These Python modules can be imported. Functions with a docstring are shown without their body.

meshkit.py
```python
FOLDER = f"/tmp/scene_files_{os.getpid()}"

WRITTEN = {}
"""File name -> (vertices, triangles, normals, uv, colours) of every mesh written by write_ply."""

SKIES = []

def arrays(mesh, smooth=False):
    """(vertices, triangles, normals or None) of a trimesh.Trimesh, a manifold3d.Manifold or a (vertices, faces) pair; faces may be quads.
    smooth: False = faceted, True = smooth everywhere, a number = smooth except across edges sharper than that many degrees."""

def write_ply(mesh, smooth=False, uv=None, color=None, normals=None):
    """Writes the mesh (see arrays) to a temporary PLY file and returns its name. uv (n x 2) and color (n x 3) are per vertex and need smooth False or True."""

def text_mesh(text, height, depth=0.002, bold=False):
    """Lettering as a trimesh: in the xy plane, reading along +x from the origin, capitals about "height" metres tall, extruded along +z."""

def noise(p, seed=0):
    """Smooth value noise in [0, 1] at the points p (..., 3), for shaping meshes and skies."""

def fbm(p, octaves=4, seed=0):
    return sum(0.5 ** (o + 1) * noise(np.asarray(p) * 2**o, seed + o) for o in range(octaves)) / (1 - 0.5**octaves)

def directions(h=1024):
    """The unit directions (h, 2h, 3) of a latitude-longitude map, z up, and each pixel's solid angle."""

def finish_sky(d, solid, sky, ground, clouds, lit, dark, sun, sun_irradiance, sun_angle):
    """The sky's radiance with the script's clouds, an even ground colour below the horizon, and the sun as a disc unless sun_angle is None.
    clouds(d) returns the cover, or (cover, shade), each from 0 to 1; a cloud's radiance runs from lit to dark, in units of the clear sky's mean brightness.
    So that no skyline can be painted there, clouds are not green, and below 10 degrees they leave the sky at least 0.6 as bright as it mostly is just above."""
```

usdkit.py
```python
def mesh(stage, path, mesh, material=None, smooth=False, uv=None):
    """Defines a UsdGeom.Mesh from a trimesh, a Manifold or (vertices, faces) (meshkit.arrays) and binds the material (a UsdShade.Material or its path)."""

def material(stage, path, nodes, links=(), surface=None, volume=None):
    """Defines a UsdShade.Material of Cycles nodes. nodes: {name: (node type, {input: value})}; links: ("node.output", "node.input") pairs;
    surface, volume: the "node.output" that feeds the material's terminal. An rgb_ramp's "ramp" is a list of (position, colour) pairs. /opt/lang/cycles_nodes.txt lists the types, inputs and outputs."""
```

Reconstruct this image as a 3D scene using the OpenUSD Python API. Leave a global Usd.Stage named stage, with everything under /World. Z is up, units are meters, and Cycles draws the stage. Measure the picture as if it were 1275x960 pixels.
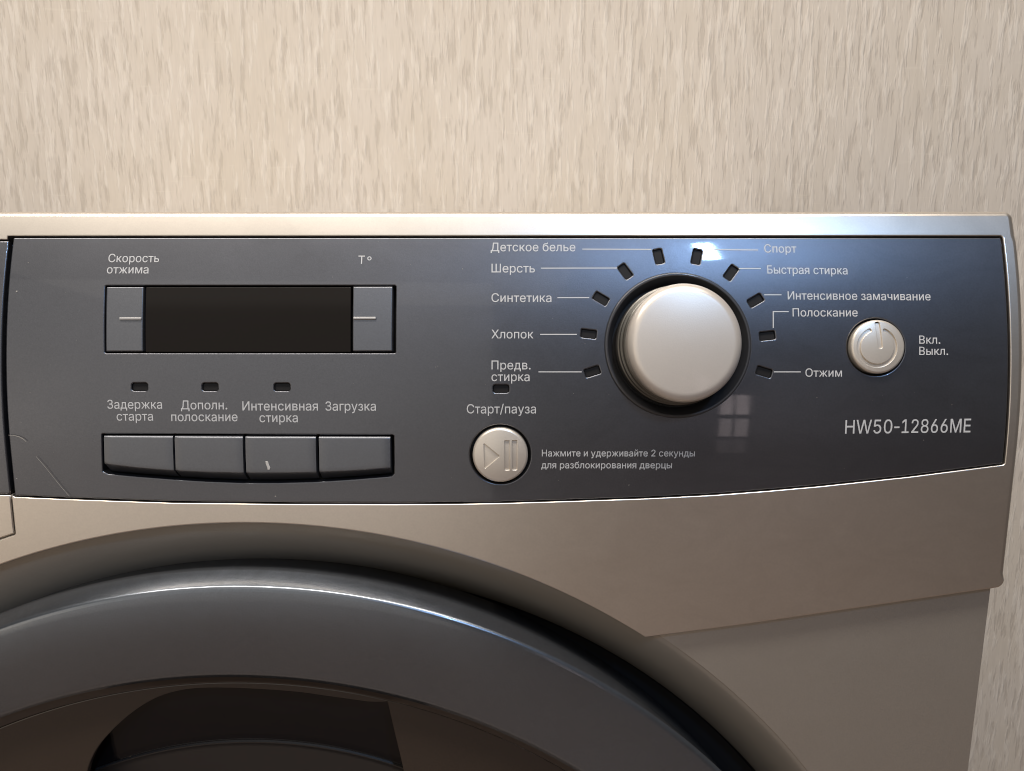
import math, random
import numpy as np, trimesh, usdkit, meshkit
from shapely.geometry import Polygon, LineString, Point, box as sbox, MultiPolygon
from shapely.geometry.polygon import orient
from shapely import affinity
from shapely.ops import unary_union
from pxr import Usd, UsdGeom, UsdLux, UsdShade, Gf, Sdf, Vt

random.seed(7); rng = np.random.default_rng(7)
stage = Usd.Stage.CreateInMemory()
UsdGeom.SetStageUpAxis(stage, 'Z'); UsdGeom.SetStageMetersPerUnit(stage, 1.0)
UsdGeom.Xform.Define(stage, '/World')

# ---------------------------------------------------------------- camera
FPX, PITCH = 996.0, math.radians(9.0)            # focal length in photo pixels (photo 1275 x 960)
EYE = np.array([0.1031, -0.298, 0.832])
cam = UsdGeom.Camera.Define(stage, '/World/camera')
cam.CreateHorizontalApertureAttr(36.0)
cam.CreateFocalLengthAttr(36.0 * FPX / 1275.0)
cam.CreateClippingRangeAttr(Gf.Vec2f(0.02, 50.0))
cam.AddTranslateOp().Set(Gf.Vec3d(*EYE)); cam.AddRotateXOp().Set(90.0 - math.degrees(PITCH))
cam.CreateExposureAttr(0.0)

# ---------------------------------------------------------------- lamps (indoor close-up: room light, a ceiling lamp, added fill panels, a bright window)
def aim(prim, pos, target):
    d = np.array(target, float) - np.array(pos, float); d /= np.linalg.norm(d)
    z = -d; x = np.cross([0, 0, 1.0], z)
    x = x / np.linalg.norm(x) if np.linalg.norm(x) > 1e-6 else np.array([1.0, 0, 0])
    y = np.cross(z, x)
    m = Gf.Matrix4d(*[float(v) for r in ((*x, 0), (*y, 0), (*z, 0), (*pos, 1)) for v in r])
    UsdGeom.Xformable(prim).AddTransformOp().Set(m)

def lamp(name, pos, target, w, h, power, color):
    l = UsdLux.RectLight.Define(stage, '/World/' + name)
    l.CreateWidthAttr(w); l.CreateHeightAttr(h); l.CreateIntensityAttr(power); l.CreateColorAttr(Gf.Vec3f(*color))
    aim(l.GetPrim(), pos, target)
    return l

dome = UsdLux.DomeLight.Define(stage, '/World/room_light')
dome.CreateIntensityAttr(1.0)
lamp('ceiling_lamp', (-0.25, -0.52, 2.50), (-0.25, -0.52, 0), 2.2, 0.35, 23.0, (1.0, 0.915, 0.815))
lamp('ceiling_bounce', (-0.85, -2.30, 2.55), (-0.85, -2.30, 0), 2.4, 3.0, 0.62, (1.0, 0.92, 0.82))  # added softbox standing for light bounced off the ceiling
lamp('warm_fill', (-1.5, -1.5, 0.62), (-0.05, 0, 0.7), 0.7, 1.0, 0.6, (1.0, 0.78, 0.52))  # unseen fill added to warm the lower left silver
lamp('lit_room', (-1.00, -1.80, 0.97), (-0.9, 0, 0.97), 2.1, 1.88, 0.62, (1.0, 0.94, 0.86))
lamp('bulb', (0.638, -1.486, 2.03), (0.18, 0, 0.836), 0.045, 0.15, 460.0, (0.38, 0.62, 1.0))
# a far glazed door: six panes
for px, pw in ((0.990, 0.050), (1.056, 0.052)):
    for pz, ph, pi in ((0.715, 0.27, 4.4), (0.395, 0.25, 2.8), (0.125, 0.19, 0.6)):
        lamp('door_pane_%d_%d' % (round(px * 1000), round(pz * 1000)), (px, -3.0, pz), (px - 0.81, 0, pz), pw, ph, pi, (1.0, 0.84, 0.84))

# ---------------------------------------------------------------- materials
LOOKS = '/World/Looks'
def mat(name, nodes, links, surface='p.BSDF'):
    return usdkit.material(stage, LOOKS + '/' + name, nodes, links, surface=surface)

room = usdkit.material(stage, LOOKS + '/room', {'b': ('background_shader', {'color': (1.0, 0.90, 0.79), 'strength': 0.09})}, [], surface='b.background')
UsdShade.MaterialBindingAPI.Apply(dome.GetPrim()).Bind(room)

def paint(name, color, metallic=0.0, rough=0.5, coat=0.0, coat_rough=0.05, flake=0.0, grain=0.0, grain_scale=1500, smear=0.0, spec=0.5, blot=0.0):
    """Plain or metallic paint with fine grain, tiny flakes and uneven gloss."""
    n = {'p': ('principled_bsdf', {'base_color': color, 'metallic': metallic, 'roughness': rough, 'coat_weight': coat, 'coat_roughness': coat_rough, 'specular_ior_level': spec}),
         'tc': ('texture_coordinate', {})}
    l = []
    if grain:
        n['gn'] = ('noise_texture', {'scale': grain_scale, 'detail': 3.0, 'roughness': 0.6})
        n['gb'] = ('noise_texture', {'scale': 22.0, 'detail': 3.0})
        n['gm'] = ('mix_float', {'fac': 0.35}); 
        n['gr'] = ('rgb_ramp', {'ramp': [(0.3, tuple(c * (1 - grain) for c in color)), (0.7, tuple(min(1, c * (1 + grain)) for c in color))]})
        l += [('tc.object', 'gn.vector'), ('tc.object', 'gb.vector'), ('gn.fac', 'gm.a'), ('gb.fac', 'gm.b'), ('gm.result', 'gr.fac'), ('gr.color', 'p.base_color')]
    if flake:
        n['fn'] = ('noise_texture', {'scale': 2600.0, 'detail': 1.0})
        n['fb'] = ('bump', {'strength': flake, 'distance': 0.0002})
        l += [('tc.object', 'fn.vector'), ('fn.fac', 'fb.height'), ('fb.normal', 'p.normal')]
    if blot:                                         # handled, unevenly wiped surface
        n['bm'] = ('mapping', {'scale': (38.0, 38.0, 60.0)})
        n['bn'] = ('noise_texture', {'scale': 1.0, 'detail': 6.0, 'roughness': 0.62, 'distortion': 0.8})
        n['br'] = ('map_range', {'from_min': 0.3, 'from_max': 0.7, 'to_min': rough - blot, 'to_max': rough + blot, 'clamp': True})
        l += [('tc.object', 'bm.vector'), ('bm.vector', 'bn.vector'), ('bn.fac', 'br.value'), ('br.result', 'p.roughness')]
    if smear:
        n['sm'] = ('mapping', {'scale': (14.0, 14.0, 40.0)})
        n['sn'] = ('noise_texture', {'scale': 1.0, 'detail': 5.0, 'roughness': 0.65, 'distortion': 0.6})
        n['sr'] = ('map_range', {'from_min': 0.35, 'from_max': 0.75, 'to_min': coat_rough, 'to_max': coat_rough + smear, 'clamp': True})
        l += [('tc.object', 'sm.vector'), ('sm.vector', 'sn.vector'), ('sn.fac', 'sr.value'), ('sr.result', 'p.coat_roughness')]
    return mat(name, n, l)

M = {}
M['silver'] = paint('silver_paint', (0.73, 0.675, 0.61), 0.95, 0.33, 0.12, 0.18, flake=0.07, blot=0.012, grain=0.05)
M['cabinet'] = paint('cabinet_paint', (0.49, 0.455, 0.405), 0.85, 0.46, 0.1, 0.25, flake=0.2, blot=0.012, grain=0.05)
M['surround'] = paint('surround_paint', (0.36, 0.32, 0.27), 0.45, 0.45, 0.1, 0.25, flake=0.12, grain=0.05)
M['graphite'] = paint('graphite_paint', (0.134, 0.139, 0.158), 0.93, 0.345, 0.5, 0.03, blot=0.022, flake=0.15, grain=0.10, smear=0.03)
M['button'] = paint('button_paint', (0.160, 0.167, 0.185), 0.85, 0.42, 0.2, 0.12, flake=0.12, grain=0.08)
M['knob'] = paint('knob_paint', (0.67, 0.615, 0.555), 0.45, 0.36, 0.2, 0.08, flake=0.10, grain=0.03)
M['satin'] = paint('satin_button_paint', (0.71, 0.65, 0.57), 0.55, 0.36, 0.2, 0.1, flake=0.10, grain=0.03)
M['recess'] = paint('recess_plastic', (0.055, 0.056, 0.062), 0.3, 0.28, 0.3, 0.08)
M['skirt'] = paint('skirt_plastic', (0.10, 0.095, 0.085), 0.5, 0.33, 0.2, 0.1)
M['black'] = paint('black_plastic', (0.012, 0.012, 0.013), 0.0, 0.55, spec=0.3)
M['screen'] = paint('screen_plastic', (0.009, 0.007, 0.006), 0.0, 0.12, 0.0, spec=0.15, grain=0.1)
M['lens'] = paint('lens_plastic', (0.020, 0.019, 0.019), 0.0, 0.5, spec=0.12)
M['print'] = paint('print_ink', (0.55, 0.55, 0.55), 0.0, 0.5)
M['tick'] = paint('tick_plastic', (0.42, 0.41, 0.40), 0.3, 0.4)
M['door'] = paint('door_paint', (0.165, 0.184, 0.214), 0.9, 0.25, 0.5, 0.04, blot=0.022, flake=0.12, grain=0.10, smear=0.05)
M['bevel'] = paint('bevel_plastic', (0.05, 0.038, 0.032), 0.2, 0.35)
M['cover'] = paint('cover_plastic', (0.034, 0.024, 0.018), 0.1, 0.22, 0.4, 0.06, grain=0.15)  # brown of the reflected room put into the base colour
M['glass'] = paint('dark_glass', (0.008, 0.007, 0.008), 0.0, 0.07, 0.0, spec=0.22)
M['lip'] = paint('lip_plastic', (0.03, 0.027, 0.026), 0.1, 0.3)
M['chip'] = paint('bare_plastic', (0.55, 0.53, 0.50), 0.0, 0.6)
M['dust'] = paint('dust', (0.30, 0.28, 0.26), 0.0, 0.9)
M['hair'] = paint('pale_hair', (0.27, 0.25, 0.22), 0.0, 0.5)
M['floor'] = paint('floor_boards', (0.165, 0.118, 0.090), 0.0, 0.5, grain=0.2, grain_scale=40)

# wallpaper: vertical woven streaks
def wallpaper():
    n, l = {'tc': ('texture_coordinate', {})}, []
    def layer(k, scale, detail, lo, hi, dist=0.0):
        n[k + 'm'] = ('mapping', {'scale': scale})
        n[k] = ('noise_texture', {'scale': 1.0, 'detail': detail, 'roughness': 0.55, 'distortion': dist})
        n[k + 'r'] = ('map_range', {'from_min': lo, 'from_max': hi, 'to_min': 0.0, 'to_max': 1.0, 'clamp': True})
        l.extend([('tc.object', k + 'm.vector'), (k + 'm.vector', k + '.vector'), (k + '.fac', k + 'r.value')])
    layer('dark', (280.0, 1.0, 37.0), 2.5, 0.53, 0.66)
    layer('lite', (250.0, 1.0, 33.0), 2.5, 0.52, 0.64)
    layer('fine', (560.0, 1.0, 48.0), 2.0, 0.35, 0.75)
    layer('patch', (16.0, 1.0, 10.0), 3.0, 0.35, 0.70)
    layer('weft', (26.0, 1.0, 330.0), 2.0, 0.66, 0.76)
    def mix(k, fac_from, amount, a_from, a_col, b_col):
        n[k + 'f'] = ('math', {'math_type': 'multiply', 'value2': amount}); l.append((fac_from, k + 'f.value1'))
        n[k] = ('mix_color', {'a': a_col, 'b': b_col}); l.append((k + 'f.value', k + '.fac'))
        if a_from: l.append((a_from, k + '.a'))
    mix('c0', 'patchr.result', 0.8, None, (0.640, 0.575, 0.500), (0.600, 0.530, 0.440))
    mix('c1', 'finer.result', 0.40, 'c0.result', (0, 0, 0), (0.52, 0.46, 0.39))
    mix('c2', 'darkr.result', 0.44, 'c1.result', (0, 0, 0), (0.40, 0.345, 0.285))
    mix('c3', 'liter.result', 0.42, 'c2.result', (0, 0, 0), (0.76, 0.70, 0.62))
    mix('c4', 'weftr.result', 0.18, 'c3.result', (0, 0, 0), (0.74, 0.68, 0.58))
    n['bh'] = ('math', {'math_type': 'subtract'}); l += [('liter.result', 'bh.value1'), ('darkr.result', 'bh.value2')]
    n['b'] = ('bump', {'strength': 0.5, 'distance': 0.0006}); l.append(('bh.value', 'b.height'))
    n['p'] = ('principled_bsdf', {'roughness': 0.75, 'specular_ior_level': 0.25})
    l += [('c4.result', 'p.base_color'), ('b.normal', 'p.normal')]
    return mat('wallpaper', n, l)
M['wall'] = wallpaper()

# ---------------------------------------------------------------- prims
BASE = np.array([0.0, 0.225, 0.0])               # the machine's base on the floor
used = {}
def numbered(parent, name):
    k = used.get((parent, name), 0); used[(parent, name)] = k + 1
    return parent + '/' + (name if k == 0 else '%s_%03d' % (name, k))

def put(name, parent, V, F, N, m, label=None, origin=BASE):
    path = numbered(parent, name)
    g = UsdGeom.Mesh.Define(stage, path)
    V = np.asarray(V, float) - origin; F = np.asarray(F, int)
    u, inv = np.unique(F, return_inverse=True); V, F = V[u], inv.reshape(F.shape)     # drop unused points
    if N is not None: N = np.asarray(N)[u]
    g.CreatePointsAttr(Vt.Vec3fArray.FromNumpy(V.astype(np.float32)))
    g.CreateFaceVertexCountsAttr(Vt.IntArray.FromNumpy(np.full(len(F), 3, np.int32)))
    g.CreateFaceVertexIndicesAttr(Vt.IntArray.FromNumpy(np.asarray(F, np.int32).ravel()))
    g.CreateSubdivisionSchemeAttr('none')
    if N is not None:
        g.CreateNormalsAttr(Vt.Vec3fArray.FromNumpy(np.asarray(N, np.float32))); g.SetNormalsInterpolation('vertex')
    UsdShade.MaterialBindingAPI.Apply(g.GetPrim()).Bind(M[m])
    if label: g.GetPrim().SetCustomDataByKey('label', label)
    return path

def tag(path, **kw):
    p = stage.GetPrimAtPath(path)
    for k, v in kw.items(): p.SetCustomDataByKey(k, v)

# ---------------------------------------------------------------- the front surface: upright below Z0, bent back above it
FWD = np.array([0, math.cos(PITCH), -math.sin(PITCH)]); UPV = np.array([0, math.sin(PITCH), math.cos(PITCH)])
RB = 0.235                                       # bending radius of the upper front
def ray(px, py): return FWD + np.array([1.0, 0, 0]) * (px - 637.5) / FPX + UPV * (480 - py) / FPX
def on_plane(px, py, y):
    d = ray(px, py); return EYE + d * ((y - EYE[1]) / d[1])
Z0 = on_plane(637.5, 565, 0)[2]
def local(px, py, t=0.0):
    """Point of the front (x, s) seen at a place of the photograph, s being the length along the bent profile and t the height above it."""
    p = on_plane(px, py, -t)
    if p[2] <= Z0: return np.array([p[0], p[2] - Z0])
    d = ray(px, py); r = RB + t
    o = np.array([EYE[1] - RB, EYE[2] - Z0]); q = np.array([d[1], d[2]])
    a, b, c = q @ q, 2 * o @ q, o @ o - r * r
    k = (-b - math.sqrt(max(b * b - 4 * a * c, 0))) / (2 * a)
    h = o + k * q
    return np.array([EYE[0] + k * d[0], RB * math.atan2(h[1], -h[0])])
def bend(V, N=None):
    V = np.asarray(V, float); x, s, t = V.T
    b = np.clip(s / RB, 0, None); lo = np.minimum(s, 0)
    y = RB - (RB + t) * np.cos(b); z = Z0 + lo + (RB + t) * np.sin(b)
    W = np.stack([x, y, z], 1)
    if N is None: return W
    nx, ns, nt = np.asarray(N).T
    return W, np.stack([nx, ns * np.sin(b) - nt * np.cos(b), ns * np.cos(b) + nt * np.sin(b)], 1)
def L(pts, t=0.0): return np.array([local(px, py, t) for px, py in pts])

def smooth_arrays(V, F, ang=38):
    v, f, n = meshkit.arrays(trimesh.Trimesh(V, F, process=False), ang)
    return v, f, n
def cap(poly, t, step=0.0035, up=True, xstep=None):
    """Flat cap in (x, s), cut in strips across s so that it bends cleanly."""
    Vs, Fs, n = [], [], 0
    x0, y0, x1, y1 = poly.bounds
    k0, k1 = math.floor(y0 / step), math.ceil(y1 / step)
    for k in range(k0, k1):
        cells = [(x0 - 1, x1 + 1)] if not xstep else [(q * xstep, (q + 1) * xstep) for q in range(math.floor(x0 / xstep), math.ceil(x1 / xstep))]
        gs = []
        for xa_, xb_ in cells:
            c = poly.intersection(sbox(xa_, k * step, xb_, (k + 1) * step)); gs += list(getattr(c, 'geoms', [c]))
        for g in gs:
            if g.geom_type != 'Polygon' or g.area < 1e-12: continue
            g = orient(g)
            v, f = trimesh.creation.triangulate_polygon(g, engine='earcut')
            if not len(f): continue
            a = v[f]; cr = (a[:, 1, 0] - a[:, 0, 0]) * (a[:, 2, 1] - a[:, 0, 1]) - (a[:, 1, 1] - a[:, 0, 1]) * (a[:, 2, 0] - a[:, 0, 0])
            f = np.where((cr < 0)[:, None] == up, f[:, ::-1], f)
            Vs.append(np.c_[v, np.full(len(v), t)]); Fs.append(f + n); n += len(v)
    return np.vstack(Vs), np.vstack(Fs)
def dense(P, d=0.0025):
    out = []
    for a, b in zip(P, np.roll(P, -1, 0)):
        k = max(1, int(math.ceil(np.linalg.norm(b - a) / d)))
        out += [a + (b - a) * i / k for i in range(k)]
    return np.array(out)
def inward(P):
    """Mitred normals towards the material (to the left of the direction of travel)."""
    e = np.roll(P, -1, 0) - P; e /= np.maximum(np.linalg.norm(e, axis=1, keepdims=True), 1e-12)
    n = np.stack([-e[:, 1], e[:, 0]], 1); m = n + np.roll(n, 1, 0)
    m /= np.maximum(np.linalg.norm(m, axis=1, keepdims=True), 1e-9)
    return m / np.maximum((m * n).sum(1, keepdims=True), 0.5)
def plate(poly, t0, t1, r=0.0004, seg=4, rfun=None, hole_r=None, step=0.0035, d=0.0025, back=True, xstep=None):
    """A plate with the outline poly in (x, s), from height t0 to t1, its upper edges rounded with radius r. Returns local V, F, N."""
    poly = orient(poly); parts = []; inset = []
    for k, ring in enumerate([poly.exterior, *poly.interiors]):
        P = np.array(ring.coords)[:-1]
        keep = np.linalg.norm(P - np.roll(P, 1, 0), axis=1) > 1e-6; P = dense(P[keep], d)
        n = inward(P)
        rr = np.full(len(P), r if k == 0 or hole_r is None else hole_r)
        if rfun is not None: rr = np.array([rfun(q, k) for q in P])
        rows = [np.c_[P, np.full(len(P), t0)]]
        for a in np.linspace(0, math.pi / 2, seg + 1):
            rows.append(np.c_[P + n * (rr * (1 - math.cos(a)))[:, None], t1 - rr * (1 - math.sin(a))])
        m = len(P); V = np.vstack(rows); F = []
        i = np.arange(m); j = (i + 1) % m
        for q in range(len(rows) - 1):
            A, B, C, D = q * m + i, q * m + j, (q + 1) * m + j, (q + 1) * m + i
            F += [np.stack([A, B, C], 1), np.stack([A, C, D], 1)]
        parts.append(smooth_arrays(V, np.vstack(F))); inset.append(rows[-1][:, :2])
    top = Polygon(inset[0], inset[1:])
    if not top.is_valid: top = top.buffer(0)
    v, f = cap(top, t1, step, True, xstep); parts.append((v, f, np.tile([0, 0, 1.0], (len(v), 1))))
    if back:
        v, f = cap(poly, t0, step, up=False); parts.append((v, f, np.tile([0, 0, -1.0], (len(v), 1))))
    return join(parts)
def join(parts):
    V, F, N, n = [], [], [], 0
    for v, f, nn in parts: V.append(v); F.append(f + n); N.append(nn); n += len(v)
    return np.vstack(V), np.vstack(F), np.vstack(N)
def put_bent(name, parent, vfn, m, label=None):
    v, f, n = vfn; w, wn = bend(v, n)
    return put(name, parent, w, f, wn, m, label)
def rrect(x0, y0, x1, y1, r):
    return sbox(x0 + r, y0 + r, x1 - r, y1 - r).buffer(r, 8)
def quad(pts, r, t=0.0):
    return Polygon(L(pts, t)).buffer(-r).buffer(r, 8)
def lathe(profile, c, seg=96, ang=32):
    """Turned shape about the local normal at c; profile = [(r, t)...] from the outside in (or top)."""
    P = np.array(profile); a = np.linspace(0, 2 * math.pi, seg, endpoint=False)
    V = np.vstack([np.c_[c[0] + r * np.cos(a), c[1] + r * np.sin(a), np.full(seg, t)] for r, t in P]); F = []
    i = np.arange(seg); j = (i + 1) % seg
    for q in range(len(P) - 1):
        A, B, C, D = q * seg + i, q * seg + j, (q + 1) * seg + j, (q + 1) * seg + i
        F += [np.stack([A, B, C], 1), np.stack([A, C, D], 1)]
    F = np.vstack(F); ar = np.linalg.norm(np.cross(V[F[:, 1]] - V[F[:, 0]], V[F[:, 2]] - V[F[:, 0]]), axis=1)
    return smooth_arrays(V, F[ar > 1e-15], ang)
def fillet(r0, t0, r, n=6):
    """Rounded shoulder from the side at radius r0 to a top at height t0."""
    return [(r0 - r * (1 - math.cos(a)), t0 - r * (1 - math.sin(a))) for a in np.linspace(0, math.pi / 2, n + 1)]
def fit_circle(pts, y):
    P = np.array([on_plane(*p, y) for p in pts]); x, z = P[:, 0], P[:, 2]
    s = np.linalg.lstsq(np.c_[2 * x, 2 * z, np.ones(len(x))], x * x + z * z, rcond=None)[0]
    return s[0], s[1], math.sqrt(s[2] + s[0] ** 2 + s[1] ** 2)

# ---------------------------------------------------------------- setting
WALL_Y = 0.475
def box_mesh(x0, x1, y0, y1, z0, z1):
    b = trimesh.creation.box((x1 - x0, y1 - y0, z1 - z0)); b.apply_translation(((x0 + x1) / 2, (y0 + y1) / 2, (z0 + z1) / 2)); return b
b = box_mesh(-3.0, 3.0, WALL_Y, WALL_Y + 0.1, 0.0, 2.6)
tag(put('wall', '/World', b.vertices, b.faces, None, 'wall', origin=np.zeros(3)), kind='structure', label='beige wallpapered wall with woven vertical streaks behind the washing machine', category='wall')
b = box_mesh(-3.0, 3.0, -5.0, WALL_Y, -0.05, 0.0)
tag(put('floor', '/World', b.vertices, b.faces, None, 'floor', origin=np.zeros(3)), kind='structure', label='brown floor under the washing machine', category='floor')

# ---------------------------------------------------------------- the washing machine
WM = '/World/washing_machine'
x = UsdGeom.Xform.Define(stage, WM); x.AddTranslateOp().Set(Gf.Vec3d(*BASE))
tag(WM, label='silver front-loading washing machine with dark control panel and round dark door', category='washing machine')

HALF = 0.2975
ax, az, ar_ = fit_circle([(0, 705), (100, 673), (290, 652), (320, 652), (520, 677), (620, 707), (665, 721), (715, 745), (765, 771), (798, 791)], 0.0)
XR = on_plane(1274, 540, 0)[0]; XC = XR - HALF        # right edge and centre line
print('arch', ax, az, ar_, 'right', XR, 'centre', XC)

# outline of the silver fascia
top_s = float(np.mean(L([(200, 261.5), (637, 261.5), (1000, 263)], -0.0008)[:, 1]))
right = L([(1250, 730), (1246, 741)])  # lower right corner
corner = local(1250, 731); notch = local(806, 790.5)
a1 = math.atan2(notch[1] + Z0 - az, notch[0] - ax); a2 = math.pi - a1
arc = [(ax + ar_ * math.cos(a), az + ar_ * math.sin(a) - Z0) for a in np.linspace(a1, a2, 160)]
mir = lambda p: (2 * XC - p[0], p[1])
step_mid = [local(930, 777.5), local(1040, 761.5), local(1150, 745.5)]
outline = [(XR, top_s), mir((XR, top_s)), mir(corner)] + [mir(p) for p in step_mid[::-1]] + arc[::-1] + [tuple(p) for p in step_mid] + [tuple(corner)]
outline[2] = (XC - (corner[0] - XC), corner[1])
fas = Polygon(outline)
if not fas.is_valid: fas = fas.buffer(0)
rc = 0.0034
fas_r = fas.buffer(-rc).buffer(rc, 16)
keep_sharp = sbox(ax - 0.25, -0.3, ax + 0.25, -0.02)          # keep the notch crisp
fas = unary_union([fas_r, fas.intersection(keep_sharp)]).buffer(0)

# control panel and drawer outlines
pan_pts = [(19, 297.5), (320, 295), (620, 294.5), (955, 294.5), (1247, 296.5), (1254, 365), (1255, 420), (1254, 478), (1252, 543), (1250, 577), (1131, 592), (1018, 604), (955, 609.5), (890, 614.5), (800, 619), (708, 622.2), (620, 624.8), (570, 625.6), (491, 626.3), (375, 626), (213, 624.3), (88, 620), (10.5, 617)]
pp = L(pan_pts, -0.0003)
top_panel = float(pp[:5, 1].mean()); pp[:5, 1] = top_panel
xr_p = float(pp[4:10, 0].mean()); pp[4:10, 0] = xr_p
xl_p = float(np.mean([local(19, 300)[0], local(10, 478)[0], local(10, 617)[0]])); pp[0, 0] = xl_p; pp[-1, 0] = xl_p
panel = Polygon(pp).buffer(-0.0005).buffer(0.0005, 6)
SLIT = 0.0015
dr_x1 = xl_p - SLIT
low = L([(17.5, 668.5), (0, 677.5)]); slope = (low[1][1] - low[0][1]) / (low[1][0] - low[0][0])
ds0 = low[0][1]
dr_x0 = XC - HALF + 0.012
def dr_bottom(xx): 
    k = dr_x1 - xx
    return ds0 - abs(slope) * k * 0.9 - 0.9 * k * k
bot = [(xx, dr_bottom(xx)) for xx in np.linspace(dr_x0, dr_x1, 24)]
lim = [(xx, max(s, ax * 0 + az - Z0 + math.sqrt(max(ar_ ** 2 - (xx - ax) ** 2, 0)) + 0.010)) for xx, s in bot]
d_top = top_panel - 0.0013
drawer_all = Polygon([(dr_x0, d_top), *lim, (dr_x1, d_top)]).intersection(fas.buffer(-0.010)).buffer(-0.0005).buffer(0.0005, 4)
d_split = local(4, 615.7)[1]
gap = 0.00045
opening_panel = panel.buffer(0.00055, join_style=2)
opening = unary_union([opening_panel, drawer_all.buffer(0.00045, join_style=2), sbox(dr_x1 - 0.0005, d_split, xl_p + 0.0005, top_panel + 0.00055)]).buffer(0)
fascia_poly = fas.difference(opening)
fascia_poly = max(getattr(fascia_poly, 'geoms', [fascia_poly]), key=lambda g: g.area)
arc_pts = np.array(arc)
def fas_r_at(q, k):
    if k: return 0.00045
    if q[1] > top_s - 0.012: return 0.0028
    if abs(q[0] - XR) < 0.004 and q[1] > -0.05: return 0.0022
    return 0.0007
put_bent('fascia', WM, plate(fascia_poly, -0.0120, 0.0, rfun=fas_r_at, seg=6), 'silver', 'satin silver surround of the control panel')
put_bent('backing', WM, plate(opening.buffer(0.0002), -0.0090, -0.0056, 0.0002, seg=1), 'black', 'black backing behind the panel gaps')

# ---- cabinet: front plate with a round dish, sides, top
YB = 0.0032
e0, e1 = on_plane(1233, 735, YB), on_plane(1205, 960, YB)
k = (e1[0] - e0[0]) / (e1[2] - e0[2]); side = lambda z: e0[0] + k * (z - e0[2])
zb, zt = 0.06, Z0 + corner[1] + 0.03
RH = ar_ + 0.0030
ex, ez, er = fit_circle([(0, 780), (57, 762), (247, 729), (320, 728), (487, 752), (580, 776), (653, 803), (740, 842), (825, 896), (890, 955)], -0.006)
print('door edge', ex, ez, er)
def yplate(poly, y0, y1, r=0.0005, **kw):
    """plate() standing upright: x stays, s is the height z, t points to the viewer; no bend."""
    v, f, n = plate(poly, -y0, -y1, r, step=0.05, d=0.004, **kw)
    return np.c_[v[:, 0], -v[:, 2], v[:, 1]], f, np.c_[n[:, 0], -n[:, 2], n[:, 1]]
xside = [(side(z), z) for z in np.linspace(zt, 0.50, 5)] + [(side(0.50), zb)]
cab = Polygon([(2 * XC - a, b_) for a, b_ in xside][::-1] + xside[:0] + [(a, b_) for a, b_ in xside])
if not cab.is_valid: cab = cab.convex_hull
hole = Point(ax, az).buffer(RH, 128)
ct = cab.intersection(sbox(-2, zb, 2, zt))
front = ct.difference(hole)
for g in getattr(front, 'geoms', [front]):
    v, f, n = yplate(g, YB + 0.004, YB, 0.0001)
    put('front_plate', WM, v, f, n, 'cabinet')
def rings(rows, seg=360, ang=30):
    """Surface through circles (cx, cz, r, y) standing upright."""
    a = np.linspace(0, 2 * math.pi, seg, endpoint=False); V = []
    for cx, cz, r, y in rows: V.append(np.c_[cx + r * np.cos(a), np.full(seg, y), cz + r * np.sin(a)])
    V = np.vstack(V); F = []; i = np.arange(seg); j = (i + 1) % seg
    for q in range(len(rows) - 1):
        A, B, C, D = q * seg + i, q * seg + j, (q + 1) * seg + j, (q + 1) * seg + i
        F += [np.stack([A, C, B], 1), np.stack([A, D, C], 1)]
    F = np.vstack(F)
    return smooth_arrays(V, F[:, ::-1], ang)
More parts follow.
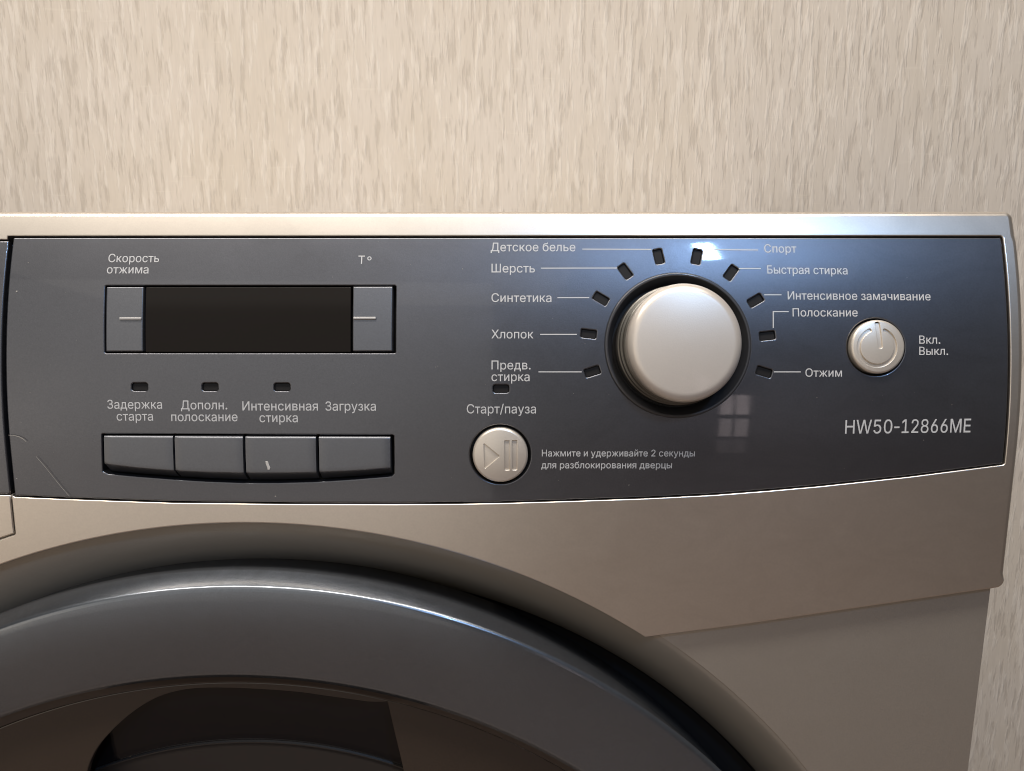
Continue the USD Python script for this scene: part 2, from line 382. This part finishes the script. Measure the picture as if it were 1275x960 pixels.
# dish: soft shoulder, then a hollow that runs behind the door's rim
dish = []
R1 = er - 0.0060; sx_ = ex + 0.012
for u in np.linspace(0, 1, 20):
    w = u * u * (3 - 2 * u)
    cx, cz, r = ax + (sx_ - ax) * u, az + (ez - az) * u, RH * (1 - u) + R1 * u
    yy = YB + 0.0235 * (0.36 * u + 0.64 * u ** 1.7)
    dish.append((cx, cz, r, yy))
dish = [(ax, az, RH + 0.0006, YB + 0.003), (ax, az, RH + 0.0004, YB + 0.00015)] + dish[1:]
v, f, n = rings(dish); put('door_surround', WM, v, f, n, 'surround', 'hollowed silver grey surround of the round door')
v, f, n = rings([(sx_, ez, R1 + 0.0003, YB + 0.0228), (sx_, ez, R1 - 0.0006, YB + 0.0240), (sx_, ez, R1 - 0.0015, YB + 0.027), (sx_, ez, R1 - 0.030, YB + 0.030)]); put('gap_shade_ring', WM, v, f, n, 'black', 'black ring added for the shade in the gap round the door')  # black ring put in as the shade of the gap behind the rim
xa, xb = 2 * XC - side(0.5) + 0.002, side(0.5) - 0.002
sp = Polygon([(YB + 0.006, zb), (0.445, zb), (0.445, 0.8385), (0.040, 0.8385), (YB + 0.010, Z0)])
for xx in (xb - 0.002, xa):
    v, f, n = plate(sp, 0.0, 0.002, 0.0003, seg=2, step=0.1, d=0.05)
    put('side_panel', WM, np.c_[xx + v[:, 2], v[:, 0], v[:, 1]], f, np.c_[n[:, 2], n[:, 0], n[:, 1]], 'cabinet')
for nm, args in (('back_panel', (xa + 0.003, xb - 0.003, 0.443, 0.446, zb, 0.838)), ('plinth', (xa + 0.001, xb - 0.001, 0.012, 0.44, 0.02, 0.058))):
    b = box_mesh(*args); put(nm, WM, b.vertices, b.faces, None, 'cabinet')
ytop, ztop = bend(np.array([[0, top_s, -0.004]]))[0][1:]
b = box_mesh(2 * XC - XR + 0.002, XR - 0.002, ytop + 0.004, 0.447, 0.8385, ztop - 0.0085); put('lid', WM, b.vertices, b.faces, None, 'silver')
for sx in (xa + 0.04, xb - 0.04):
    for sy in (0.06, 0.40):
        c = trimesh.creation.cylinder(0.018, 0.022, sections=24); c.apply_translation((sx, sy, 0.011))
        put('foot', WM, c.vertices, c.faces, None, 'black')

# ---- door
DOOR = numbered(WM, 'door')
gx, gz, gr = fit_circle([(0, 895), (200, 848), (283, 841), (320, 842), (403, 852), (500, 870), (553, 888), (620, 915), (677.6, 936), (720, 958)], -0.004)
print('groove', gx, gz, gr)
mixc = lambda u: (ex + (gx - ex) * u, ez + (gz - ez) * u, er + (gr - er) * u)
ox, oz, orr = fit_circle([(0, 765), (110, 730), (200, 713), (320, 707), (487, 727), (607, 764), (740, 837), (825, 892.5), (890, 952)], 0.0022)
print('rim', ox, oz, orr)
om = lambda u, dr: (ex + (ox - ex) * u, ez + (oz - ez) * u, er + (orr - er) * u + dr)
rows = [(ex, ez, er - 0.020, 0.024), (*om(1, -0.0030), 0.022), (*om(1, -0.0008), 0.0060), (*om(1, -0.0001), 0.0042), (*om(1, 0), 0.0024), (*om(0.88, 0), 0.0014), (*om(0.45, 0), -0.0014)]
rf = 0.0021
for a in np.linspace(math.radians(24), math.pi / 2, 9): rows.append((ex, ez, er - rf * (1 - math.cos(a)), -0.0039 - rf * math.sin(a)))
for u in np.linspace(0.06, 1, 14):
    cx, cz, r = mixc(u); rows.append((cx, cz, r, -0.0060 - 0.0009 * math.sin(u * math.pi * 0.80) + 0.0026 * u * u))
rows += [(gx, gz, gr - 0.0004, -0.0010)]
v, f, n = rings(rows, 480); used[(WM, 'door')] = 0
DOOR = put('door', WM, v, f, n, 'door', 'round graphite door ring')
rows = [(gx, gz, gr - 0.0005, 0.002), (gx, gz, gr - 0.0006, -0.0018), (gx, gz, gr - 0.0045, 0.0012), (gx, gz, gr - 0.0052, 0.0014), (gx, gz, gr - 0.0056, 0.006)]
v, f, n = rings(rows, 480); put('bevel', DOOR, v, f, n, 'bevel', 'brown inner bevel of the door ring')
# cover plate: brown room reflection as colour, opening shaped as a dark reflected figure
YI = 0.0022
reflection_px = [(482, 873.2), (481.5, 873.2), (478, 874.5), (460, 874.5), (440, 871.5), (403, 866.5), (370, 861.5), (300, 857), (250, 856.5), (222, 860), (198, 867), (176, 879), (156, 894), (138, 911), (124, 927), (115, 942), (109, 958), (104, 985), (103, 1040), (110, 1140), (150, 1260), (530, 1260), (525, 1100), (512, 1010), (502, 957), (491, 912), (483, 877)]
hp = np.array([on_plane(px, py, YI)[[0, 2]] for px, py in reflection_px])
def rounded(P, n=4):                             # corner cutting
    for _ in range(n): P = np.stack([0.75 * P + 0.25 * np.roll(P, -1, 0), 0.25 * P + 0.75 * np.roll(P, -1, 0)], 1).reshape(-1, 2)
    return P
reflection_hole = Polygon(rounded(hp, 3))
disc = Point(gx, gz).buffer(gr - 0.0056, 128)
g = disc.difference(reflection_hole); g = max(getattr(g, 'geoms', [g]), key=lambda q: q.area)
v, f, n = yplate(g, YI + 0.003, YI, 0.0005); put('inner_cover', DOOR, v, f, n, 'cover', 'glossy inner cover of the door, reflected room as its brown colour, opening shaped as a reflected figure')
cx, cz, cr = fit_circle([(127, 958), (187, 938), (233, 929), (320, 925), (403, 933), (493, 953)], 0.016)
print('bowl', cx, cz, cr)
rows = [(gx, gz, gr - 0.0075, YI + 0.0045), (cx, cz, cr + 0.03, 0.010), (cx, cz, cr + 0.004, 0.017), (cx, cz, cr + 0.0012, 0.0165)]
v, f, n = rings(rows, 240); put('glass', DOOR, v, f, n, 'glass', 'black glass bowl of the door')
rows = [(cx, cz, cr + 0.0010, 0.0165), (cx, cz, cr + 0.0004, 0.0158), (cx, cz, cr - 0.0004, 0.0160), (cx, cz, cr - 0.004, 0.0185), (cx, cz, cr * 0.75, 0.030), (cx, cz, cr * 0.4, 0.040), (cx, cz, 0.0005, 0.042)]
v, f, n = rings(rows, 240); put('bowl_lip', DOOR, v, f, n, 'lip', 'pale thin rim inside the door glass')

# ---- control panel with its cut-outs
TP = -0.0004                                       # the panel sits a little below the silver surround
PANEL_T = TP
kc = local(844, 429.5, TP); KR = 0.5 * (local(934.5, 429, TP)[0] - local(754, 429, TP)[0])
print('knob recess', kc, KR)
sb = local(623, 566, TP); SR = 0.5 * (local(661, 566, TP)[0] - local(585, 566, TP)[0])
pb = local(1090.7, 432, TP); PR = 0.5 * (local(1126.8, 432, TP)[0] - local(1054.8, 432, TP)[0])
disp = quad([(131, 355.3), (493, 355.3), (492.5, 439.8), (130.5, 439.8)], 0.0006, TP)
opt_px = [(127, 540.3), (488, 541.7), (490.5, 543), (490.5, 590), (487, 593.2), (440, 597), (395, 600), (345, 601.3), (301, 601.3), (255, 599.5), (215, 597), (170, 593.5), (134, 590.2), (128, 587)]
opt = quad(opt_px, 0.0004, TP)
def slot(px, py, ang, w, h, r=0.0007):
    c = local(px, py, TP); kx = 0.5 * (local(px + 1, py, TP)[0] - local(px - 1, py, TP)[0])
    g = rrect(-w * kx / 2, -h * kx / 2, w * kx / 2, h * kx / 2, min(r, h * kx * 0.42))
    return affinity.translate(affinity.rotate(g, ang, origin=(0, 0)), *c)
dial_slots = [(737.7, 462.6), (733, 415.6), (748.3, 371.7), (778.6, 337.8), (820.3, 319.2), (867.6, 319.6), (910.4, 339.5), (941, 374), (955.6, 418), (951.6, 463)]
slots = []
for px, py in dial_slots:
    c = local(px, py, TP); slots.append(slot(px, py, math.degrees(math.atan2(c[1] - kc[1], c[0] - kc[0])), 19.0, 10.5, 0.0005))
for px, py in ((173.7, 481.7), (261.5, 481.8), (351.2, 482.0), (624, 484)): slots.append(slot(px, py, 0, 19.5, 10.0, 0.0009))
cut = unary_union([disp, opt, Point(*kc).buffer(KR, 64), Point(*sb).buffer(SR, 48), Point(*pb).buffer(PR, 48), *slots])
small = [g for g in slots]
def pan_r(q, k):
    return 0.0005 if k == 0 else 0.00048
PANEL = put_bent('control_panel', WM, plate(panel.difference(cut), -0.0050, PANEL_T, rfun=pan_r, seg=4), 'graphite', 'dark graphite control panel')

# drawer at the left end
dr_dark = drawer_all.intersection(sbox(-1, d_split, 1, 1)); dr_sil = drawer_all.intersection(sbox(-1, -1, 1, d_split - 0.0003))
DR = put_bent('detergent_drawer', WM, plate(dr_sil, -0.0050, 0.0, 0.0005), 'silver', 'silver lower front of the detergent drawer')
put_bent('drawer_panel', DR, plate(dr_dark, -0.0050, PANEL_T, 0.0006), 'graphite', 'dark upper front of the detergent drawer')

# indicator lights
for i, g in enumerate(slots):
    put_bent('indicator_light', WM, plate(g.buffer(-0.00004), -0.0040, -0.00125, 0.00015, seg=2), 'lens')

# ---- display with its two side buttons
scr = quad([(181.5, 357.6), (437.2, 357.6), (436.8, 438.4), (181, 438.4)], 0.0003, TP)
put_bent('display_screen', WM, plate(scr, -0.0050, TP - 0.0001, 0.0002, seg=3), 'screen', 'blank dark display window')
for nm, pts, tick in (('spin_speed_button', [(133, 357.2), (179.3, 357.2), (178.3, 437.6), (132.2, 437.6)], (149.5, 177.2, 397.0)), ('temperature_button', [(439.6, 356.8), (489.3, 356.8), (488.6, 437.4), (439.2, 437.4)], (440.2, 468.6, 396.4))):
    q = quad(pts, 0.0004, TP)
    bt = put_bent(nm, WM, plate(q, -0.0050, TP + 0.0003, 0.0005), 'button')
    a_, b_ = local(tick[0], tick[2], TP), local(tick[1], tick[2], TP)
    put_bent('ridge', bt, plate(rrect(a_[0], a_[1] - 0.0005, b_[0], a_[1] + 0.0005, 0.0003), TP + 0.0001, TP + 0.0009, 0.0003), 'tick', 'pale raised dash on the button')

# ---- four wide option buttons: tilted face, undercut below
def option_button(xa_, xb_, top, ridge, bottom, n=16):
    xs = np.linspace(xa_, xb_, n); prof = []
    for xx in xs:
        s0, s1, s2 = top(xx), ridge(xx), bottom(xx); H = 0.0016; pts = [(s0, -0.004), (s0, -0.0002)]
        for a in np.linspace(0.2, math.pi / 2, 5): pts.append((s0 - 0.0009 * (1 - math.cos(a)), -0.0002 + 0.0009 * math.sin(a)))
        for u in np.linspace(0.15, 1, 8): pts.append((s0 - 0.0009 + (s1 - s0 + 0.0009) * u, 0.0007 + (H - 0.0007) * (1.25 * u - 0.25 * u * u)))
        pts += [(s1 - 0.0003, H - 0.00015), (s1 - 0.0006, H - 0.0006), (s2 + 0.0001, -0.0034), (s2, -0.0042)]
        prof.append(np.array([(xx, s, t) for s, t in pts]))
    prof[0][:, 2] = np.minimum(prof[0][:, 2], prof[0][:, 2] - 0.0003 * (prof[0][:, 2] > 0)); prof[-1][:, 2] = np.where(prof[-1][:, 2] > 0, prof[-1][:, 2] - 0.0003, prof[-1][:, 2])
    m = len(prof[0]); V = np.vstack(prof); F = []
    for c in range(n - 1):
        for q in range(m - 1):
            A, B, C, D = c * m + q, c * m + q + 1, (c + 1) * m + q + 1, (c + 1) * m + q
            F += [(A, B, C), (A, C, D)]
    body = smooth_arrays(V, np.array(F), 40); ends = []
    for c, flip in ((0, False), (n - 1, True)):
        P = prof[c]; ce = P.mean(0); W = np.vstack([P, ce]); T = [(q, m, q + 1) if not flip else (q, q + 1, m) for q in range(m)]
        T = [(a % (m + 1), b2 % (m + 1), c2 % (m + 1)) for a, b2, c2 in T]
        T = [tuple(0 if (w == m and tuple(t).index(m) != list(t).index(w)) else w for w in t) for t in T][:m - 1] + [((m - 1), m, 0) if not flip else (m - 1, 0, m)]
        ends.append((W, np.array(T), np.tile([1.0 if flip else -1.0, 0, 0], (m + 1, 1))))
    return join([body, *ends])
def curve(pts, t):
    P = L(pts, t); P = P[np.argsort(P[:, 0])]; return lambda xx: float(np.interp(xx, P[:, 0], P[:, 1]))
topc = curve([(127, 542.3), (300, 543.2), (488, 543.6)], 0.0)
ridc = curve([(127, 576.5), (170, 581.5), (214, 585), (256, 587), (302, 588), (350, 588), (393, 587.2), (440, 585), (487, 581.5)], 0.0016)
botc = curve([(127, 587.5), (134, 589.5), (170, 592.7), (215, 596), (255, 598.5), (301, 600.2), (345, 600.2), (395, 598.8), (440, 596), (488, 592)], 0.0)
opts = []
for x0, x1 in ((129.0, 214.6), (217.2, 301.8), (305.2, 392.8), (396.8, 485.6)):
    a_, b_ = local(x0, 565, 0.0015)[0], local(x1, 565, 0.0015)[0]
    opts.append(put_bent('option_button', WM, option_button(a_, b_, topc, ridc, botc), 'button'))
tag(opts[2], label='dark option button with a pale paint chip')
# a chip of missing paint on the third one
def at_ridge(px, py, h): return local(px, py, h)
chip_px = [(330.6, 574.6), (333.6, 575.0), (335.0, 579.0), (336.6, 582.0), (336.0, 584.6), (333.4, 585.2), (332.6, 581.5), (331.0, 578.0)]
cp = L(chip_px, 0.0016)
put_bent('paint_chip', opts[2], plate(Polygon(cp), 0.0004, 0.00172, 0.00012, seg=2, d=0.0006), 'chip', 'small pale chip in the button paint')

# ---- programme dial
RIN = KR - 0.0002
rec = [(KR + 0.0003, -0.0030), (KR + 0.0003, TP + 0.0002)] + [(KR + 0.0003 - 0.0007 * (1 - math.cos(a)), TP + 0.0002 + 0.0006 * math.sin(a)) for a in np.linspace(0.2, math.pi, 8)] + [(KR - 0.0016, TP - 0.0010), (KR - 0.0028, TP - 0.0032), (KR - 0.0035, TP - 0.0070), (0.004, TP - 0.0072)]
REC = put_bent('dial_recess', WM, lathe(rec, kc, 128), 'recess', 'dark dished ring around the programme knob')
KH = 0.0150
kf0, kf1 = local(782.4, 426, KH), local(926.7, 426, KH); kr = 0.5 * (kf1[0] - kf0[0])
print('knob radius', kr, 'centre', (kf0 + kf1) / 2, kc)
skirt = [(KR - 0.0042, TP - 0.0068), (KR - 0.0042, TP - 0.0012), (KR - 0.0046, TP + 0.0002), (KR - 0.0052, TP + 0.0005), (kr + 0.0016, TP + 0.0010), (kr + 0.0014, TP + 0.0030), (kr + 0.0007, TP + 0.0033), (kr + 0.0006, 0.0056), (kr + 0.0001, 0.0060), (kr - 0.0006, 0.0062), (kr - 0.002, 0.0062)]
KNOB = put_bent('programme_knob', WM, lathe(skirt, kc, 128), 'skirt', 'dark ribbed skirt of the programme knob')
capp = [(kr - 0.0022, 0.0060), (kr - 0.0003, 0.0061), (kr + 0.0000, 0.0066), (kr, KH - 0.0042)] + fillet(kr, KH - 0.0006, 0.0036, 10)[1:] + [(r_ * kr, KH - 0.0006 + 0.0006 * (1 - (r_ / 0.83) ** 2)) for r_ in (0.78, 0.6, 0.4, 0.2, 0.0005)]
put_bent('knob_cap', KNOB, lathe(capp, kc, 128, 40), 'knob', 'satin silver domed cap of the programme knob')

# ---- round buttons with engraved signs
def domed(vfn, c, R, h):
    v, f, n = vfn; d = (v[:, :2] - c) / R; q = (d ** 2).sum(1)
    v = v.copy(); n = n.copy(); v[:, 2] += h * (1 - q); 
    g = 2 * h / R * d; up = n[:, 2:3]
    n[:, :2] += g * np.maximum(up, 0); n /= np.linalg.norm(n, axis=1, keepdims=True)
    return v, f, n
def round_button(name, c, R, cuts, label, base_t, h, dome):
    face = Point(*c).buffer(R, 64); face = face.difference(cuts)
    parts = [domed(plate(g, base_t, h, 0.00016, seg=3, rfun=lambda q, k, c=c, R=R: 0.0008 if math.hypot(q[0] - c[0], q[1] - c[1]) > R - 0.0004 else 0.00018, step=0.001, d=0.0006, xstep=0.001), np.array(c), R, dome) for g in getattr(face, 'geoms', [face]) if g.area > 1e-9]
    floor_ = domed(plate(Point(*c).buffer(R - 0.0012, 48), base_t, h - 0.00062, 0.0001, seg=1, step=0.001, xstep=0.001), np.array(c), R, dome)
    p = put_bent(name, WM, join(parts), 'satin', label)
    return p, floor_
def stroke(pts, w, t=TP, closed=False):
    P = L(pts, t); 
    if closed: P = np.vstack([P, P[:1]])
    return LineString(P).buffer(w / 2, 6, join_style=2 if closed else 1)
SBR = SR - 0.0011
area = lambda pts: Polygon(L(pts, 0.0012)).buffer(-0.00025).buffer(0.00025, 6)
sgn = unary_union([area([(602.3, 551.6), (603.6, 583.6), (622.4, 567.4)]), area([(628.2, 548.3), (634.6, 548.3), (634.6, 585.0), (628.6, 585.0)]), area([(637.6, 548.3), (643.9, 548.3), (643.9, 585.0), (638.0, 585.0)])])
SB, fl = round_button('start_button', sb, SBR, sgn, 'round satin silver start and pause button', -0.004, 0.0010, 0.0011)
put_bent('play_pause_sign', SB, fl, 'satin', 'engraved play and pause sign')
PBR = PR - 0.0008
cpx, cpy = 1091.0, 432.5
ring = LineString([local(cpx + 22.8 * math.sin(a), cpy - 22.8 * math.cos(a), 0.001) for a in np.radians(np.linspace(24, 336, 60))]).buffer(0.00062, 8)
bar = LineString(L([(1091.8, 403.5), (1094.6, 431.5)], 0.0012)).buffer(0.00085, 10)
PB, fl = round_button('power_button', pb, PBR, unary_union([ring, bar]), 'round satin silver power button', -0.004, 0.0014, 0.0009)
put_bent('power_sign', PB, fl, 'satin', 'engraved power sign')
# black wells round the two buttons
for nm, c, R in (('button_well', sb, SR), ('button_well', pb, PR)):
    put_bent(nm, WM, lathe([(R + 0.0003, -0.0046), (R + 0.0003, -0.0012), (R - 0.0001, -0.0012), (R - 0.0003, -0.0034), (R * 0.5, -0.0046)], c, 72), 'black')

# ---- printed words and leader lines on the panel
def words(text, x0, x1, base, cap_px, base2=None, seg=None, bold=False):
    """Print text between the photo columns x0 and x1 on a base line."""
    c0, c1 = local(x0, base, TP), local(x1, base if base2 is None else base2, TP)
    h = local(x0, base - cap_px, TP)[1] - c0[1]
    if '|' in text:                                  # pieces with their own columns: 'AB|12|..'
        ms = []
        for piece, (a_, b_) in zip(text.split('|'), seg):
            q = meshkit.text_mesh(piece, h, 0.00006, bold); lo, hi = q.bounds[:, 0]
            q.vertices[:, 0] = (a_ - x0) + (q.vertices[:, 0] - lo) * (b_ - a_) / (hi - lo); ms.append(q)
        m = trimesh.util.concatenate(ms); text = text.replace('|', '')
    else: m = meshkit.text_mesh(text, h, 0.00006, bold)
    v = np.array(m.vertices); lo, hi = v[:, 0].min(), v[:, 0].max()
    v[:, 0] = c0[0] + (v[:, 0] - lo) * (c1[0] - c0[0]) / (hi - lo)
    v[:, 1] = c0[1] + v[:, 1] + (c1[1] - c0[1]) * (v[:, 0] - c0[0]) / (c1[0] - c0[0])
    v[:, 2] += TP + 0.00001
    put('lettering', PANEL, bend(v), np.array(m.faces), None, 'print', 'printed words "%s"' % text)
for a in (('Скорость', 134.8, 198.0, 326.4, 10.2), ('отжима', 133, 184.8, 340.4, 10.2), ('Задержка', 134, 202, 508.8, 11), ('старта', 145.6, 190.8, 523.6, 11),
          ('Дополн.', 225.4, 283, 509.6, 11), ('полоскание', 213.4, 296, 524.3, 11), ('Интенсивная', 302, 396, 511, 11.3), ('стирка', 323.3, 371, 525.5, 11.3), ('Загрузка', 405.4, 468.2, 511.2, 11.3),
          ('Детское белье', 611, 716.5, 312.8, 10.6), ('Шерсть', 612, 666, 339.2, 10.7), ('Синтетика', 612, 686.6, 376, 10.8), ('Хлопок', 612, 664, 421.3, 10.8), ('Предв.', 612, 660.6, 459.9, 11.0), ('стирка', 612, 659.4, 474.4, 11.0),
          ('Старт/пауза', 581.3, 667.4, 514.6, 11.2), ('Нажмите и удерживайте 2 секунды', 674.7, 865, 568.2, 8.2), ('для разблокирования дверцы', 674, 836.6, 583, 8.2),
          ('Спорт', 951.8, 991.8, 314.5, 10.2), ('Быстрая стирка', 955.5, 1055.4, 340.6, 10.2, 341.6), ('Интенсивное замачивание', 981, 1158.8, 372.8, 10.2, 374), ('Полоскание', 987, 1068, 394, 10.2), ('Отжим', 1002.8, 1048.3, 469, 10.2),
          ('Вкл.', 1144.5, 1170.6, 428, 10.2), ('Выкл.', 1144.5, 1180.4, 442, 10.2), ('T', 446, 454.2, 328.6, 10.2)):
    words(a[0], a[1], a[2], a[3], a[4], a[5] if len(a) > 5 else None)
words('HW50|-|12866ME', 1052, 1208, 540, 17.0, 538.3, seg=((1052, 1110.5), (1113, 1119.5), (1122.5, 1208)))
o = local(460, 321.8, TP); og = Point(*o).buffer(0.00080, 12).difference(Point(*o).buffer(0.00046, 12))
put_bent('lettering', PANEL, plate(og, TP + 0.00001, TP + 0.00007, 0.00001, seg=1, d=0.001), 'print', 'printed degree sign')
for pts in ([(725, 310.3), (811, 310.6)], [(673.5, 334), (768.5, 333.8)], [(694, 370.6), (733.6, 370.6)], [(672.4, 416.4), (718.3, 416.4)], [(670.4, 463), (724.2, 463)], [(889, 310.8), (944, 311.3)], [(920, 334.4), (947.5, 334.4)], [(951.4, 367), (973, 367)], [(982, 388), (962.8, 388), (962.8, 408.5)], [(963.6, 463), (997, 463)]):
    g = LineString(L(pts, TP)).buffer(0.00019, cap_style=2, join_style=2)
    put_bent('leader_line', PANEL, plate(g, TP + 0.00001, TP + 0.00007, 0.00001, seg=1, d=0.004), 'print')

# ---------------------------------------------------------------- small things lying on the machine
def tube(points, r, seg=6):
    P = np.array(points); T = np.gradient(P, axis=0); T /= np.linalg.norm(T, axis=1, keepdims=True)
    A = np.cross(T, [0.3, 1.0, 0.2]); A /= np.linalg.norm(A, axis=1, keepdims=True); B = np.cross(T, A)
    a = np.linspace(0, 2 * math.pi, seg, endpoint=False); m = len(P)
    V = np.vstack([P + r * (math.cos(q) * A + math.sin(q) * B) for q in a]); F = []
    for q in range(seg):
        for i in range(m - 1):
            A0, B0, C0, D0 = q * m + i, q * m + i + 1, ((q + 1) % seg) * m + i + 1, ((q + 1) % seg) * m + i
            F += [(A0, B0, C0), (A0, C0, D0)]
    return V, np.array(F)
hp_ = np.array([(45, 568.6), (56, 581), (67, 595), (78, 608.5), (86.5, 618)])
uu = np.linspace(0, 4, 30); hx, hy = np.interp(uu, range(5), hp_[:, 0]), np.interp(uu, range(5), hp_[:, 1])
pts = [bend(np.array([[*local(a, b_, 0.0002), 0.00005 + 0.0002]]))[0] for a, b_ in zip(hx, hy)]
v, f = tube(pts, 0.00007)
hpth = put('hair', '/World', v, f, None, 'hair', origin=np.zeros(3)); tag(hpth, label='fine pale straight hair lying on the lower left end of the dark control panel', category='hair')
hp_ = np.array([(11, 541.8), (17, 542.2), (23, 543.6), (28, 546), (32.6, 549.8)])
hx, hy = np.interp(uu, range(5), hp_[:, 0]), np.interp(uu, range(5), hp_[:, 1])
pts = [bend(np.array([[*local(a, b_, 0.0002), 0.0002]]))[0] for a, b_ in zip(hx, hy)]
v, f = tube(pts, 0.00009)
hpth = put('hair', '/World', v, f, None, 'hair', origin=np.zeros(3)); tag(hpth, label='short curved pale hair beside the drawer gap at the left end of the panel', category='hair')

specks = [(21, 363, 1.6), (35, 327, 0.9), (192, 386, 1.3), (258, 368, 1.8), (212, 422, 1.3), (201, 433, 1.0), (21, 596, 1.2), (343, 618, 1.3), (348, 420, 1.0), (576, 335, 0.8), (205, 820, 1.4), (435, 731, 1.2), (626, 845, 1.6), (772, 934, 1.3), (593, 810, 1.0), (457, 738, 1.5), (171, 565, 1.4), (1017, 495, 1.0), (1185, 504, 0.9), (1150, 548, 0.9), (783, 604, 1.0), (714, 490, 0.8)]
for _ in range(60): specks.append((rng.uniform(20, 1240), rng.uniform(300, 600), rng.uniform(0.3, 0.65)))
Vs, Fs, n0 = [], [], 0
for px, py, s in specks:
    if py > 700: continue
    c = local(px, py, TP)
    if not panel.difference(cut).buffer(-0.0006).contains(Point(*c)): continue
    ic = trimesh.creation.icosphere(0); q = ic.vertices * rng.uniform(0.6, 1.3, (len(ic.vertices), 1)) * np.array([1.2, 0.8, 0.35]) * s * 0.00022 + np.array([c[0], c[1], TP + 0.00004])
    Vs.append(bend(q)); Fs.append(ic.faces + n0); n0 += len(q)
dp = put('dust', '/World', np.vstack(Vs), np.vstack(Fs), None, 'dust', origin=np.zeros(3)); tag(dp, kind='stuff', label='pale dust specks scattered over the dark front of the washing machine', category='dust')
